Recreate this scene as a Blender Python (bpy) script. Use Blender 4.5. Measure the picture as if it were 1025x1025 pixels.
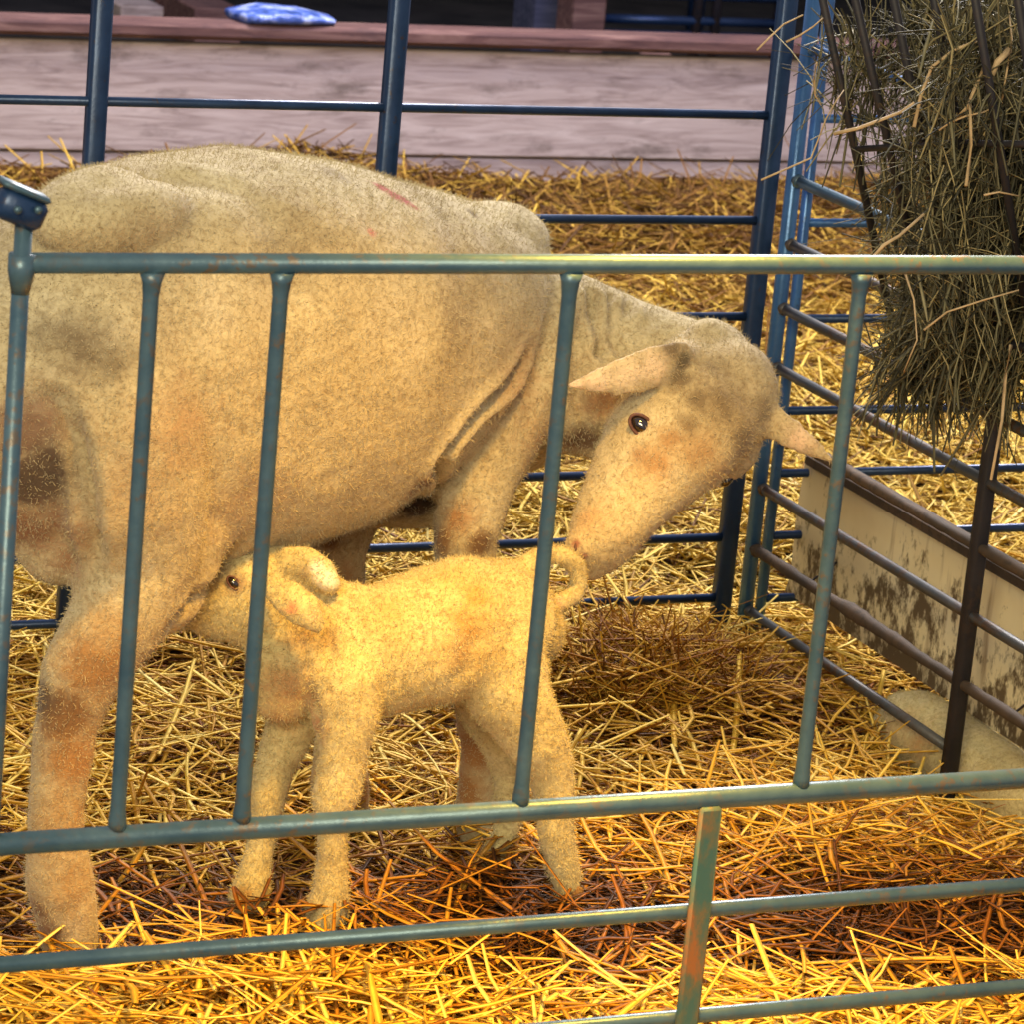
import bpy, math, random
import numpy as np
from mathutils import Vector, Matrix
from mathutils.bvhtree import BVHTree

for o in list(bpy.data.objects):
    bpy.data.objects.remove(o)
SC = bpy.context.scene
COL = SC.collection

# ------------------------------------------------------------------ camera
CAM_H = 1.6
FPX = 3575.0
YAW, PITCH, ROLL = 0.425404, 0.271723, 0.092966
_f = np.array([math.sin(YAW)*math.cos(PITCH), math.cos(YAW)*math.cos(PITCH), -math.sin(PITCH)])
_r = np.array([math.cos(YAW), -math.sin(YAW), 0.0])
_u = np.cross(_r, _f)
_c, _s = math.cos(ROLL), math.sin(ROLL)
CR, CU, CF = _c*_r + _s*_u, -_s*_r + _c*_u, _f
CP = np.array([0.0, 0.0, CAM_H])
cam = bpy.data.cameras.new('camera')
camo = bpy.data.objects.new('camera', cam)
COL.objects.link(camo)
cam.sensor_width = 36.0
cam.lens = FPX/1025.0*36.0
cam.clip_end = 200
m = Matrix(((CR[0], CU[0], -CF[0], CP[0]), (CR[1], CU[1], -CF[1], CP[1]), (CR[2], CU[2], -CF[2], CP[2]), (0, 0, 0, 1)))
camo.matrix_world = m
cam.dof.use_dof = True
cam.dof.focus_distance = 4.25
cam.dof.aperture_fstop = 18.0
SC.camera = camo

# ------------------------------------------------------------------ world, lights, exposure
W = bpy.data.worlds.new('world'); SC.world = W; W.use_nodes = True
W.node_tree.nodes['Background'].inputs[0].default_value = (0.72, 0.68, 0.70, 1)
W.node_tree.nodes['Background'].inputs[1].default_value = 0.56
SC.view_settings.view_transform = 'Standard'
SC.view_settings.look = 'None'
SC.view_settings.exposure = 0.08
SC.view_settings.gamma = 1.0
SC.view_settings.use_curve_mapping = False

def lamp(name, kind, loc, target, energy, color, size=1.0, size_y=None, spot=None, blend=0.5):
    l = bpy.data.lights.new(name, kind)
    l.energy = energy; l.color = color
    if kind == 'AREA':
        l.size = size
        if size_y: l.shape = 'RECTANGLE'; l.size_y = size_y
    else:
        l.shadow_soft_size = size
    if kind == 'SPOT':
        l.spot_size = math.radians(spot); l.spot_blend = blend
    o = bpy.data.objects.new(name, l); COL.objects.link(o)
    o.location = loc
    o.rotation_euler = (Vector(target)-Vector(loc)).to_track_quat('-Z', 'Y').to_euler()
    return o
lamp('daylight_behind', 'AREA', (3.8, 7.4, 3.6), (1.6, 3.9, 0.7), 470, (1.0, 0.93, 0.90), 1.8, 1.4)
lamp('warm_front_fill', 'AREA', (-1.4, -1.0, 3.2), (1.7, 4.2, 0.3), 310, (1.0, 0.85, 0.54), 2.5, 2.0)  # added warm fill on the ewe from behind the camera
lamp('cool_plank_fill', 'AREA', (3.2, 6.2, 3.2), (3.6, 9.2, 0.4), 125, (0.56, 0.58, 1.0), 2.0, 2.0)  # added cool fill over the alley, aimed at the plank faces
lamp('warm_ground_spot', 'SPOT', (1.50, 2.80, 2.05), (1.66, 3.12, 0.0), 470, (1.0, 0.52, 0.06), 0.10, spot=60, blend=1.0)  # added orange spot out of view, turns the foreground gold

# ------------------------------------------------------------------ geometry helpers
def ray(px, py):
    return ((px-512.5)/FPX)*CR - ((py-512.5)/FPX)*CU + CF
def at_z(px, py, z=0.0):
    d = ray(px, py); return CP + d*(z-CAM_H)/d[2]
def at_y(px, py, y):
    d = ray(px, py); return CP + d*y/d[1]
def at_x(px, py, x):
    d = ray(px, py); return CP + d*x/d[0]
def at_d(px, py, dist):
    d = ray(px, py); return CP + d/np.linalg.norm(d)*dist
def at_plane(px, py, P, n):
    d = ray(px, py); t = ((P-CP)@n)/(d@n); return CP + d*t
def dist(p):
    return float(np.linalg.norm(np.asarray(p)-CP))
def nrm(v):
    v = np.asarray(v, float); return v/(np.linalg.norm(v)+1e-12)

def mesh_obj(name, verts, faces, mat=None, parent=None, smooth=True):
    me = bpy.data.meshes.new(name)
    me.from_pydata([tuple(map(float, v)) for v in verts], [], [tuple(f) for f in faces])
    me.update()
    if smooth:
        me.polygons.foreach_set('use_smooth', [True]*len(me.polygons))
    if mat: me.materials.append(mat)
    o = bpy.data.objects.new(name, me); COL.objects.link(o)
    if parent: o.parent = parent; o.matrix_parent_inverse = parent.matrix_basis.inverted()
    return o
def tag(o, label=None, cat=None, group=None, kind=None):
    if label: o['label'] = label
    if cat: o['category'] = cat
    if group: o['group'] = group
    if kind: o['kind'] = kind
    return o
def empty(name, loc, label=None, cat=None, group=None):
    o = bpy.data.objects.new(name, None); COL.objects.link(o)
    o.location = tuple(float(x) for x in loc); o.empty_display_size = 0.05
    return tag(o, label, cat, group)

class Shell:
    """collects closed shells: lofts with elliptical rings, ellipsoids, boxes, bars"""
    def __init__(s): s.v = []; s.f = []
    def loft(s, st, seg=24, cap=True, power=2.0):
        # station: (centre, ra, rb, a_axis) ; ring plane is square to the path, a_axis is projected into it
        P = [np.asarray(q[0], float) for q in st]
        n = len(P); rings = []
        T = []
        for i in range(n):
            a = P[max(i-1, 0)]; b = P[min(i+1, n-1)]
            T.append(nrm(b-a))
        full = []
        if cap:
            for ph in (80, 58, 34, 14):
                k = math.cos(math.radians(ph)); d = math.sin(math.radians(ph))
                rr = min(st[0][1], st[0][2])
                full.append((P[0]-T[0]*rr*d, st[0][1]*k, st[0][2]*k, st[0][3], T[0]))
        for i in range(n): full.append((P[i], st[i][1], st[i][2], st[i][3], T[i]))
        if cap:
            for ph in (14, 34, 58, 80):
                k = math.cos(math.radians(ph)); d = math.sin(math.radians(ph))
                rr = min(st[-1][1], st[-1][2])
                full.append((P[-1]+T[-1]*rr*d, st[-1][1]*k, st[-1][2]*k, st[-1][3], T[-1]))
        base = len(s.v)
        for (c, ra, rb, ax, t) in full:
            a = np.asarray(ax, float); a = nrm(a - t*(a@t)); b = np.cross(t, a)
            for j in range(seg):
                th = 2*math.pi*j/seg
                cx, sy = math.cos(th), math.sin(th)
                e = 2.0/power
                x = math.copysign(abs(cx)**e, cx)*ra; y = math.copysign(abs(sy)**e, sy)*rb
                s.v.append(c + a*x + b*y)
        m_ = len(full)
        for i in range(m_-1):
            for j in range(seg):
                k = (j+1) % seg
                s.f.append((base+i*seg+j, base+i*seg+k, base+(i+1)*seg+k, base+(i+1)*seg+j))
        s.f.append(tuple(base+j for j in reversed(range(seg))))
        s.f.append(tuple(base+(m_-1)*seg+j for j in range(seg)))
    def ell(s, c, axes, radii, nu=20, nv=12):
        # axes: 3 unit vectors
        c = np.asarray(c, float); A = [np.asarray(a, float) for a in axes]
        base = len(s.v)
        for i in range(1, nv):
            ph = math.pi*i/nv
            for j in range(nu):
                th = 2*math.pi*j/nu
                s.v.append(c + A[0]*radii[0]*math.sin(ph)*math.cos(th) + A[1]*radii[1]*math.sin(ph)*math.sin(th) + A[2]*radii[2]*math.cos(ph))
        top = len(s.v); s.v.append(c + A[2]*radii[2]); bot = len(s.v); s.v.append(c - A[2]*radii[2])
        for i in range(nv-2):
            for j in range(nu):
                k = (j+1) % nu
                s.f.append((base+i*nu+j, base+(i+1)*nu+j, base+(i+1)*nu+k, base+i*nu+k))
        for j in range(nu):
            k = (j+1) % nu
            s.f.append((top, base+j, base+k)); s.f.append((bot, base+(nv-2)*nu+k, base+(nv-2)*nu+j))
    def box(s, lo, hi, bev=0.0):
        lo = np.asarray(lo, float); hi = np.asarray(hi, float)
        s.obox((lo+hi)/2, np.eye(3), (hi-lo)/2, bev)
    def obox(s, c, ax, h, bev=0.0):
        c = np.asarray(c, float); ax = np.asarray(ax, float)
        b = min(bev, min(h)*0.9)
        base = len(s.v)
        idx = {}
        if b <= 0:
            for i, (x, y, z) in enumerate([(a, b_, c_) for a in (-1, 1) for b_ in (-1, 1) for c_ in (-1, 1)]):
                s.v.append(c + ax[0]*x*h[0] + ax[1]*y*h[1] + ax[2]*z*h[2])
            for f in ((0, 1, 3, 2), (4, 6, 7, 5), (0, 4, 5, 1), (2, 3, 7, 6), (0, 2, 6, 4), (1, 5, 7, 3)):
                s.f.append(tuple(base+i for i in f))
            return
        # chamfered box: three verts per corner
        for x in (-1, 1):
            for y in (-1, 1):
                for z in (-1, 1):
                    for k in range(3):
                        d = [h[0], h[1], h[2]]
                        for q in range(3):
                            if q != k: d[q] -= b
                        idx[(x, y, z, k)] = len(s.v)
                        s.v.append(c + ax[0]*x*d[0] + ax[1]*y*d[1] + ax[2]*z*d[2])
        def F(*v):
            v = list(v); p = [s.v[i] for i in v]
            nn = np.cross(p[1]-p[0], p[2]-p[0]); cc = sum(p)/len(p)-c
            s.f.append(tuple(v) if nn@cc > 0 else tuple(reversed(v)))
        for k in range(3):
            o1, o2 = [q for q in range(3) if q != k]
            for sg in (-1, 1):
                q = []
                for a, b2 in ((-1, -1), (1, -1), (1, 1), (-1, 1)):
                    key = [0, 0, 0]; key[k] = sg; key[o1] = a; key[o2] = b2
                    q.append(idx[(key[0], key[1], key[2], k)])
                F(*q)
        for k in range(3):          # edges along axis k
            o1, o2 = [q for q in range(3) if q != k]
            for a in (-1, 1):
                for b2 in (-1, 1):
                    k0 = [0, 0, 0]; k1 = [0, 0, 0]
                    k0[k] = -1; k1[k] = 1
                    k0[o1] = k1[o1] = a; k0[o2] = k1[o2] = b2
                    F(idx[(*k0, o1)], idx[(*k1, o1)], idx[(*k1, o2)], idx[(*k0, o2)])
        for x in (-1, 1):
            for y in (-1, 1):
                for z in (-1, 1):
                    F(idx[(x, y, z, 0)], idx[(x, y, z, 1)], idx[(x, y, z, 2)])
    def bar(s, a, b, r, seg=14, end=True):
        a = np.asarray(a, float); b = np.asarray(b, float)
        t = nrm(b-a); ax = (0, 0, 1) if abs(t[2]) < 0.9 else (1, 0, 0)
        s.tube([a, b], [r, r], seg, ax)
    def tube(s, pts, rad, seg=12, ax=(0, 0, 1)):
        P = [np.asarray(p, float) for p in pts]; n = len(P); base = len(s.v)
        for i in range(n):
            t = nrm(P[min(i+1, n-1)]-P[max(i-1, 0)]); a = np.asarray(ax, float)
            a = a - t*(a@t)
            if np.linalg.norm(a) < 1e-3: a = np.array([1, 0, 0]) - t*t[0]
            a = nrm(a); b = np.cross(t, a)
            r = rad[i] if hasattr(rad, '__len__') else rad
            for j in range(seg):
                th = 2*math.pi*j/seg
                s.v.append(P[i] + (a*math.cos(th)+b*math.sin(th))*r)
        for i in range(n-1):
            for j in range(seg):
                k = (j+1) % seg
                s.f.append((base+i*seg+j, base+i*seg+k, base+(i+1)*seg+k, base+(i+1)*seg+j))
        s.f.append(tuple(base+j for j in reversed(range(seg))))
        s.f.append(tuple(base+(n-1)*seg+j for j in range(seg)))
    def build(s, name, mat, parent=None, smooth=True):
        return mesh_obj(name, s.v, s.f, mat, parent, smooth)

def flat_smooth(o, ang=40):
    # smooth shading with sharp edges over the angle
    me = o.data
    import bmesh
    bm = bmesh.new(); bm.from_mesh(me)
    for e in bm.edges:
        if len(e.link_faces) == 2 and e.calc_face_angle(0) > math.radians(ang): e.smooth = False
    bm.to_mesh(me); bm.free()
    return o

def fuse(shell, voxel, iters, fac=0.5):
    """merge overlapping shells into ONE continuous skin"""
    o = mesh_obj('tmp_skin', shell.v, shell.f)
    md = o.modifiers.new('r', 'REMESH'); md.mode = 'VOXEL'; md.voxel_size = voxel
    ms = o.modifiers.new('s', 'SMOOTH'); ms.factor = fac; ms.iterations = iters
    dg = bpy.context.evaluated_depsgraph_get(); dg.update()
    ev = o.evaluated_get(dg)
    me = bpy.data.meshes.new_from_object(ev)
    bpy.data.objects.remove(o)
    return me

# ------------------------------------------------------------------ material helpers
def mat_new(name, rough=0.7, spec=0.3, metal=0.0):
    mt = bpy.data.materials.new(name); mt.use_nodes = True
    nt = mt.node_tree; b = nt.nodes['Principled BSDF']
    b.inputs['Roughness'].default_value = rough
    b.inputs['Specular IOR Level'].default_value = spec
    b.inputs['Metallic'].default_value = metal
    return mt, nt, b
def N(nt, t, **kw):
    n = nt.nodes.new(t)
    for k, v in kw.items(): setattr(n, k, v)
    return n
def noise(nt, scale, detail=4, rough=0.5, vec=None, dist_=0.0):
    n = N(nt, 'ShaderNodeTexNoise'); n.inputs['Scale'].default_value = scale
    n.inputs['Detail'].default_value = detail; n.inputs['Roughness'].default_value = rough
    n.inputs['Distortion'].default_value = dist_
    if vec is not None: nt.links.new(vec, n.inputs['Vector'])
    return n
def ramp(nt, fac, stops):
    r = N(nt, 'ShaderNodeValToRGB')
    while len(r.color_ramp.elements) < len(stops): r.color_ramp.elements.new(0.5)
    for e, (p, c) in zip(r.color_ramp.elements, stops):
        e.position = p; e.color = (*c, 1) if len(c) == 3 else c
    nt.links.new(fac, r.inputs[0]); return r
def mix(nt, fac, a, b, blend='MIX'):
    mx = N(nt, 'ShaderNodeMix', data_type='RGBA', blend_type=blend)
    for s_, v in ((mx.inputs[0], fac), (mx.inputs[6], a), (mx.inputs[7], b)):
        if isinstance(v, (int, float)): s_.default_value = v
        elif isinstance(v, tuple): s_.default_value = (*v, 1) if len(v) == 3 else v
        else: nt.links.new(v, s_)
    return mx.outputs[2]
def bump(nt, b, h, strength=0.3, distance=0.01):
    n = N(nt, 'ShaderNodeBump'); n.inputs['Strength'].default_value = strength
    n.inputs['Distance'].default_value = distance
    nt.links.new(h, n.inputs['Height']); nt.links.new(n.outputs[0], b.inputs['Normal'])
def objco(nt, scale=(1, 1, 1)):
    tc = N(nt, 'ShaderNodeTexCoord'); mp = N(nt, 'ShaderNodeMapping')
    mp.inputs['Scale'].default_value = scale
    nt.links.new(tc.outputs['Object'], mp.inputs[0]); return mp.outputs[0]

def metal_mat(name, base, light, rust, rust_amt=0.5, rough=0.42, metal=0.35):
    mt, nt, b = mat_new(name, rough, 0.5, metal)
    co = objco(nt)
    n1 = noise(nt, 18, 6, 0.65, co); n2 = noise(nt, 90, 5, 0.6, co); n3 = noise(nt, 5, 3, 0.5, co)
    c = ramp(nt, n1.outputs[0], [(0.3, base), (0.7, light)])
    f = ramp(nt, n2.outputs[0], [(rust_amt, (0, 0, 0)), (rust_amt+0.1, (1, 1, 1))])
    f2 = ramp(nt, n3.outputs[0], [(0.42, (0, 0, 0)), (0.62, (1, 1, 1))])
    mm = N(nt, 'ShaderNodeMath', operation='MULTIPLY')
    nt.links.new(f.outputs[0], mm.inputs[0]); nt.links.new(f2.outputs[0], mm.inputs[1])
    nt.links.new(mix(nt, mm.outputs[0], c.outputs[0], rust), b.inputs['Base Color'])
    bump(nt, b, n2.outputs[0], 0.25, 0.002)
    return mt
M_FRONT = metal_mat('galvanised_blue_front', (0.038, 0.085, 0.13), (0.085, 0.15, 0.19), (0.12, 0.10, 0.08), 0.54, 0.36)
M_BACK = metal_mat('painted_blue_back', (0.008, 0.026, 0.075), (0.018, 0.05, 0.13), (0.05, 0.03, 0.02), 0.6, 0.35)
M_BLUE = metal_mat('bright_blue_tube', (0.03, 0.09, 0.24), (0.06, 0.17, 0.38), (0.05, 0.04, 0.04), 0.62, 0.3)
M_RAIL = metal_mat('grimy_rail', (0.04, 0.05, 0.055), (0.10, 0.10, 0.10), (0.09, 0.045, 0.02), 0.45, 0.45)
M_GRIME = metal_mat('mud_coated_rail', (0.03, 0.022, 0.014), (0.07, 0.045, 0.025), (0.10, 0.06, 0.03), 0.4, 0.8, 0.0)
M_RACK = metal_mat('dark_rack_iron', (0.010, 0.010, 0.014), (0.025, 0.022, 0.028), (0.04, 0.025, 0.02), 0.5, 0.6, 0.2)

# ------------------------------------------------------------------ terrain
YB, YF, XS, YW = 4.611, 2.926, 2.506, 8.178
rs = np.random.RandomState(7)
_fx = [(rs.uniform(1.5, 7), rs.uniform(1.5, 7), rs.uniform(0, 6.28), rs.uniform(0, 6.28)) for _ in range(7)]
def height(x, y):
    x = np.asarray(x, float); y = np.asarray(y, float)
    h = np.zeros_like(x+y)
    for a, b, p, q in _fx: h = h + 0.006*np.sin(a*x*1.7+p)*np.sin(b*y*1.7+q)
    def g(cx, cy, sx, sy, A): return A*np.exp(-((x-cx)/sx)**2-((y-cy)/sy)**2)
    h = h + g(2.22, 4.34, 0.24, 0.17, 0.055) + g(2.62, 4.12, 0.17, 0.50, -0.085)
    h = h + g(3.0, 7.95, 0.28, 0.25, 0.085) + g(4.9, 7.7, 0.5, 0.35, 0.07) + g(4.0, 7.5, 0.5, 0.3, 0.05) + g(2.3, 7.9, 0.4, 0.25, 0.02) + g(4.3, 6.9, 0.3, 0.2, 0.05)
    pen = 1/(1+np.exp((y-4.5)/0.05))
    return h - 0.012 - 0.018*pen
nx, ny = 150, 170
gx = np.linspace(-1.5, 8, nx); gy = np.linspace(1.0, 8.6, ny)
GX, GY = np.meshgrid(gx, gy, indexing='ij'); GZ = height(GX, GY) - 0.006
vv = np.stack([GX, GY, GZ], -1).reshape(-1, 3)
ff = [(i*ny+j, (i+1)*ny+j, (i+1)*ny+j+1, i*ny+j+1) for i in range(nx-1) for j in range(ny-1)]
mt, nt, b = mat_new('trodden_bedding', 0.95, 0.1)
co = objco(nt)
n1 = noise(nt, 14, 8, 0.7, co); n2 = noise(nt, 160, 4, 0.6, co)
c = ramp(nt, n1.outputs[0], [(0.3, (0.028, 0.012, 0.004)), (0.6, (0.09, 0.045, 0.015)), (0.8, (0.18, 0.10, 0.035))])
nt.links.new(c.outputs[0], b.inputs['Base Color']); bump(nt, b, n2.outputs[0], 0.6, 0.01)
tag(mesh_obj('floor', vv, ff, mt), kind='structure')

# ------------------------------------------------------------------ straw
def stems(name, P, yaw, pitch, L, Wd, shade, mat, bend=0.12, sag=0.0, flat=0.5, segs=3, rng=None):
    """one mesh of many thin bent stems"""
    rng = rng or rs
    n = len(P); R = segs+1
    d = np.stack([np.cos(yaw)*np.cos(pitch), np.sin(yaw)*np.cos(pitch), np.sin(pitch)], 1)
    side = np.stack([-np.sin(yaw), np.cos(yaw), np.zeros(n)], 1)
    upv = np.cross(d, side); upv *= np.sign(upv[:, 2:3]+1e-9)
    bd = rng.normal(0, bend, n)[:, None]; bu = rng.normal(0, bend*0.5, n)[:, None]
    kink = rng.uniform(-0.6, 0.6, n)[:, None]
    V = np.zeros((n, R, 3, 3))
    for i in range(R):
        t = i/(R-1)-0.5
        q = np.abs(t-kink*0.5)**1.3
        c = P + d*(t*L)[:, None] + side*(bd*q*L[:, None]) + upv*(bu*q*L[:, None]) - np.array([0, 0, 1])*(sag*L*(t+0.5)**2)[:, None]
        tap = (0.75 if i in (0, R-1) else 1.0)
        for j in range(3):
            th = 2*math.pi*j/3+0.5
            V[:, i, j] = c + side*(math.cos(th)*Wd*0.5*tap)[:, None] + upv*(math.sin(th)*Wd*0.5*flat*tap)[:, None]
    V = V.reshape(-1, 3)
    base = (np.arange(n)*R*3)[:, None]
    quads = []
    for i in range(R-1):
        for j in range(3):
            k = (j+1) % 3
            quads.append([i*3+j, i*3+k, (i+1)*3+k, (i+1)*3+j])
    Q = (base[:, :, None] + np.array(quads)[None]).reshape(-1)
    me = bpy.data.meshes.new(name)
    me.vertices.add(len(V)); me.vertices.foreach_set('co', V.astype(np.float32).ravel())
    nf = len(Q)//4
    me.loops.add(len(Q)); me.loops.foreach_set('vertex_index', Q.astype(np.int32))
    me.polygons.add(nf); me.polygons.foreach_set('loop_start', np.arange(nf, dtype=np.int32)*4)
    me.polygons.foreach_set('use_smooth', np.ones(nf, bool))
    me.update(); me.validate()
    at = me.attributes.new('tone', 'FLOAT', 'POINT')
    at.data.foreach_set('value', np.repeat(shade, R*3).astype(np.float32))
    me.materials.append(mat)
    o = bpy.data.objects.new(name, me); COL.objects.link(o)
    return o
def straw_mat(name, stops, trans=0.15):
    mt, nt, b = mat_new(name, 0.6, 0.2)
    a = N(nt, 'ShaderNodeAttribute', attribute_name='tone')
    co = objco(nt); n1 = noise(nt, 60, 3, 0.6, co)
    ad = N(nt, 'ShaderNodeMath', operation='MULTIPLY_ADD')
    nt.links.new(n1.outputs[0], ad.inputs[0]); ad.inputs[1].default_value = 0.25
    sb = N(nt, 'ShaderNodeMath', operation='SUBTRACT'); nt.links.new(a.outputs['Fac'], sb.inputs[0]); sb.inputs[1].default_value = 0.125
    nt.links.new(sb.outputs[0], ad.inputs[2])
    c = ramp(nt, ad.outputs[0], stops)
    nt.links.new(c.outputs[0], b.inputs['Base Color'])
    return mt
M_STRAW = straw_mat('golden_straw', [(0.0, (0.05, 0.022, 0.006)), (0.3, (0.21, 0.095, 0.018)), (0.55, (0.55, 0.34, 0.045)), (0.8, (0.80, 0.57, 0.10)), (1.0, (0.90, 0.74, 0.28))])
M_PEN = straw_mat('warm_lit_straw', [(0.0, (0.06, 0.022, 0.003)), (0.3, (0.26, 0.095, 0.009)), (0.55, (0.58, 0.31, 0.03)), (0.8, (0.85, 0.55, 0.07)), (1.0, (0.92, 0.72, 0.20))])  # golden straw again, with warm light tinted into the colour
M_HAY = straw_mat('green_grey_hay', [(0.0, (0.018, 0.018, 0.014)), (0.35, (0.085, 0.08, 0.05)), (0.62, (0.22, 0.20, 0.11)), (0.88, (0.50, 0.42, 0.21)), (1.0, (0.66, 0.50, 0.27))])

def scatter(n, x0, x1, y0, y1, hmax, rng, keep=None):
    x = rng.uniform(x0, x1, n); y = rng.uniform(y0, y1, n)
    if keep is not None:
        k = keep(x, y); x, y = x[k], y[k]
    z = height(x, y) + rng.uniform(0.0, hmax, len(x))**1.0
    return np.stack([x, y, z], 1)
def in_view(x, y, margin=90):
    P = np.stack([x, y, np.zeros_like(x)], 1)-CP
    zc = P@CF; u = 512.5+FPX*(P@CR)/zc; v = 512.5-FPX*(P@CU)/zc
    return (u > -margin*2.5) & (u < 1025+margin*2.5) & (v < 1025+margin*2)
rg = np.random.RandomState(11)
# pen bedding
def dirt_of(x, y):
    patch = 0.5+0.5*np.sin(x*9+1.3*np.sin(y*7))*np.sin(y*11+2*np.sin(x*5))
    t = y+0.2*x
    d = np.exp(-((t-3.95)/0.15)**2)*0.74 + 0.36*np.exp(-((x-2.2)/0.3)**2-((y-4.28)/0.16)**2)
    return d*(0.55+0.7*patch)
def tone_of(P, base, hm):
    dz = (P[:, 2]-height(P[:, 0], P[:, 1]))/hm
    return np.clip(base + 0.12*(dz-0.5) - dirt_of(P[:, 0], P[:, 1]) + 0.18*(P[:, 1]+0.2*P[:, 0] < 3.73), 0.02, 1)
near = lambda x, y: in_view(x, y, 260)
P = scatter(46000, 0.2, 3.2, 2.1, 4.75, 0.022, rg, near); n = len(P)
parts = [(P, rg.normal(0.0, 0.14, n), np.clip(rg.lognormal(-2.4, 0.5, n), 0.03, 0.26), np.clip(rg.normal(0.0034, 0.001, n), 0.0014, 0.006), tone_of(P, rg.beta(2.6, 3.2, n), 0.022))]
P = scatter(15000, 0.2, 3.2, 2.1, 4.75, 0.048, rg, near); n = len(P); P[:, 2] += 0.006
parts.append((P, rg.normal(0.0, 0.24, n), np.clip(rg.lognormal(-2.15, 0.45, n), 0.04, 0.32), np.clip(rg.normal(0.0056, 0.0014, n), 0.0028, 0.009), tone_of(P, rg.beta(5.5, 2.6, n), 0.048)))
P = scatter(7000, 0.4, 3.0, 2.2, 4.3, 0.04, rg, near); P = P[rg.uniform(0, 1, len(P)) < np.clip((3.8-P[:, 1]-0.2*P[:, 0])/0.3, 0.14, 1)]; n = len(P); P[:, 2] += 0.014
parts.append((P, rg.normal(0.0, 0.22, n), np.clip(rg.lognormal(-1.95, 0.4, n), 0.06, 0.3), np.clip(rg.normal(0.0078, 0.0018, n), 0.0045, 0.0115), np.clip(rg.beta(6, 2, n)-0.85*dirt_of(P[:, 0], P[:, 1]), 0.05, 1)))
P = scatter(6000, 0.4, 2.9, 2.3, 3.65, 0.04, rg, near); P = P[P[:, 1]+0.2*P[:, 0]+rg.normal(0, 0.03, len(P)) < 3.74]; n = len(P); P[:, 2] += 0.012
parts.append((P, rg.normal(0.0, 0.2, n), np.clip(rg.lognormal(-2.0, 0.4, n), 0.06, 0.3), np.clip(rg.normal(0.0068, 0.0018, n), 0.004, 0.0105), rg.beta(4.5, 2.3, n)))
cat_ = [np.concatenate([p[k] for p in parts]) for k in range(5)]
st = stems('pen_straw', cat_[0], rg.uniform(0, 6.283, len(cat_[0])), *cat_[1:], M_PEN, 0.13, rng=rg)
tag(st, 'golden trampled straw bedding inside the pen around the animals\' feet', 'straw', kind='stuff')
# taller tangle heaped in the far corner of the pen
n = 2600
ang = rg.uniform(0, 6.283, n); rr = np.sqrt(rg.uniform(0, 1, n))
x = 2.17+0.21*rr*np.cos(ang); y = 4.36+0.17*rr*np.sin(ang)
x = np.minimum(x, 2.44)
P = np.stack([x, y, height(x, y)+rg.uniform(0, 0.06, n)*(1-rr*0.6)], 1)
st = stems('straw_heap', P, rg.uniform(0, 6.283, n), rg.normal(0.22, 0.40, n), rg.uniform(0.05, 0.17, n), rg.uniform(0.002, 0.0048, n), np.clip(rg.beta(2.2, 3.2, n), 0, 1), M_PEN, 0.22, rng=rg)
tag(st, 'loose darker heap of tangled straw at the foot of the corner posts', 'straw heap', kind='stuff')
# barn alley beyond the pen
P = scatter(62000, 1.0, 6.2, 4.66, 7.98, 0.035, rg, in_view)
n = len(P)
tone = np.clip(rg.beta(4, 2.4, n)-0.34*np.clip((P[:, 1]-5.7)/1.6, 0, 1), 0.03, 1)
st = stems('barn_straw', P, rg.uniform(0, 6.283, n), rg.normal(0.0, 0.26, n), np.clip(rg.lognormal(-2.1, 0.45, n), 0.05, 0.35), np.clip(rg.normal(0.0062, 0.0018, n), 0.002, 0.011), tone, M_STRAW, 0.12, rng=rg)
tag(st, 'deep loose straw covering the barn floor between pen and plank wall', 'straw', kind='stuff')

# ------------------------------------------------------------------ plank barrier and the gloom behind it
def wood_mat(name, dark, mid, light, sc=(1.2, 14, 14), blotch=(0.05, 0.04, 0.03)):
    mt, nt, b = mat_new(name, 0.8, 0.2)
    co = objco(nt, sc); n1 = noise(nt, 3.0, 9, 0.62, co, 1.2)
    c = ramp(nt, n1.outputs[0], [(0.25, dark), (0.5, mid), (0.75, light)])
    n2 = noise(nt, 5, 7, 0.7, objco(nt, (1, 1, 2.5))); f = ramp(nt, n2.outputs[0], [(0.54, (0, 0, 0)), (0.72, (0.75, 0.75, 0.75))])
    nt.links.new(mix(nt, f.outputs[0], c.outputs[0], blotch), b.inputs['Base Color'])
    bump(nt, b, n1.outputs[0], 0.25, 0.006)
    return mt
M_PLANK = wood_mat('weathered_plank', (0.22, 0.16, 0.14), (0.46, 0.37, 0.33), (0.62, 0.53, 0.48), blotch=(0.13, 0.10, 0.08))
M_CAP = wood_mat('reddish_worn_beam', (0.05, 0.026, 0.028), (0.12, 0.062, 0.055), (0.25, 0.15, 0.125), blotch=(0.035, 0.025, 0.03))
M_DARKW = wood_mat('dark_barn_board', (0.02, 0.028, 0.05), (0.05, 0.055, 0.09), (0.09, 0.095, 0.14), blotch=(0.02, 0.02, 0.03))
zt = at_y(15, 39, YW)[2]; zs = at_y(400, 158, YW)[2]
bw = empty('plank_barrier', (4.0, YW, 0), 'low weathered pinkish plank barrier with a reddish beam on top, behind the straw', 'barrier')
zm = zs + 0.010
for (z0, z1, dy) in ((-0.03, zs, 0.006), (zs+0.006, zt, 0.0)):
    s = Shell(); s.box((-0.5, YW+dy, z0), (8.5, YW+0.04+dy, z1), 0.004); flat_smooth(s.build('plank', M_PLANK, bw))
zc = at_y(15, 18, YW-0.03)[2]
s = Shell(); s.box((-0.5, YW-0.03, zt+0.014), (8.5, YW+0.07, zc), 0.010); flat_smooth(s.build('top_beam', M_CAP, bw))
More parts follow.
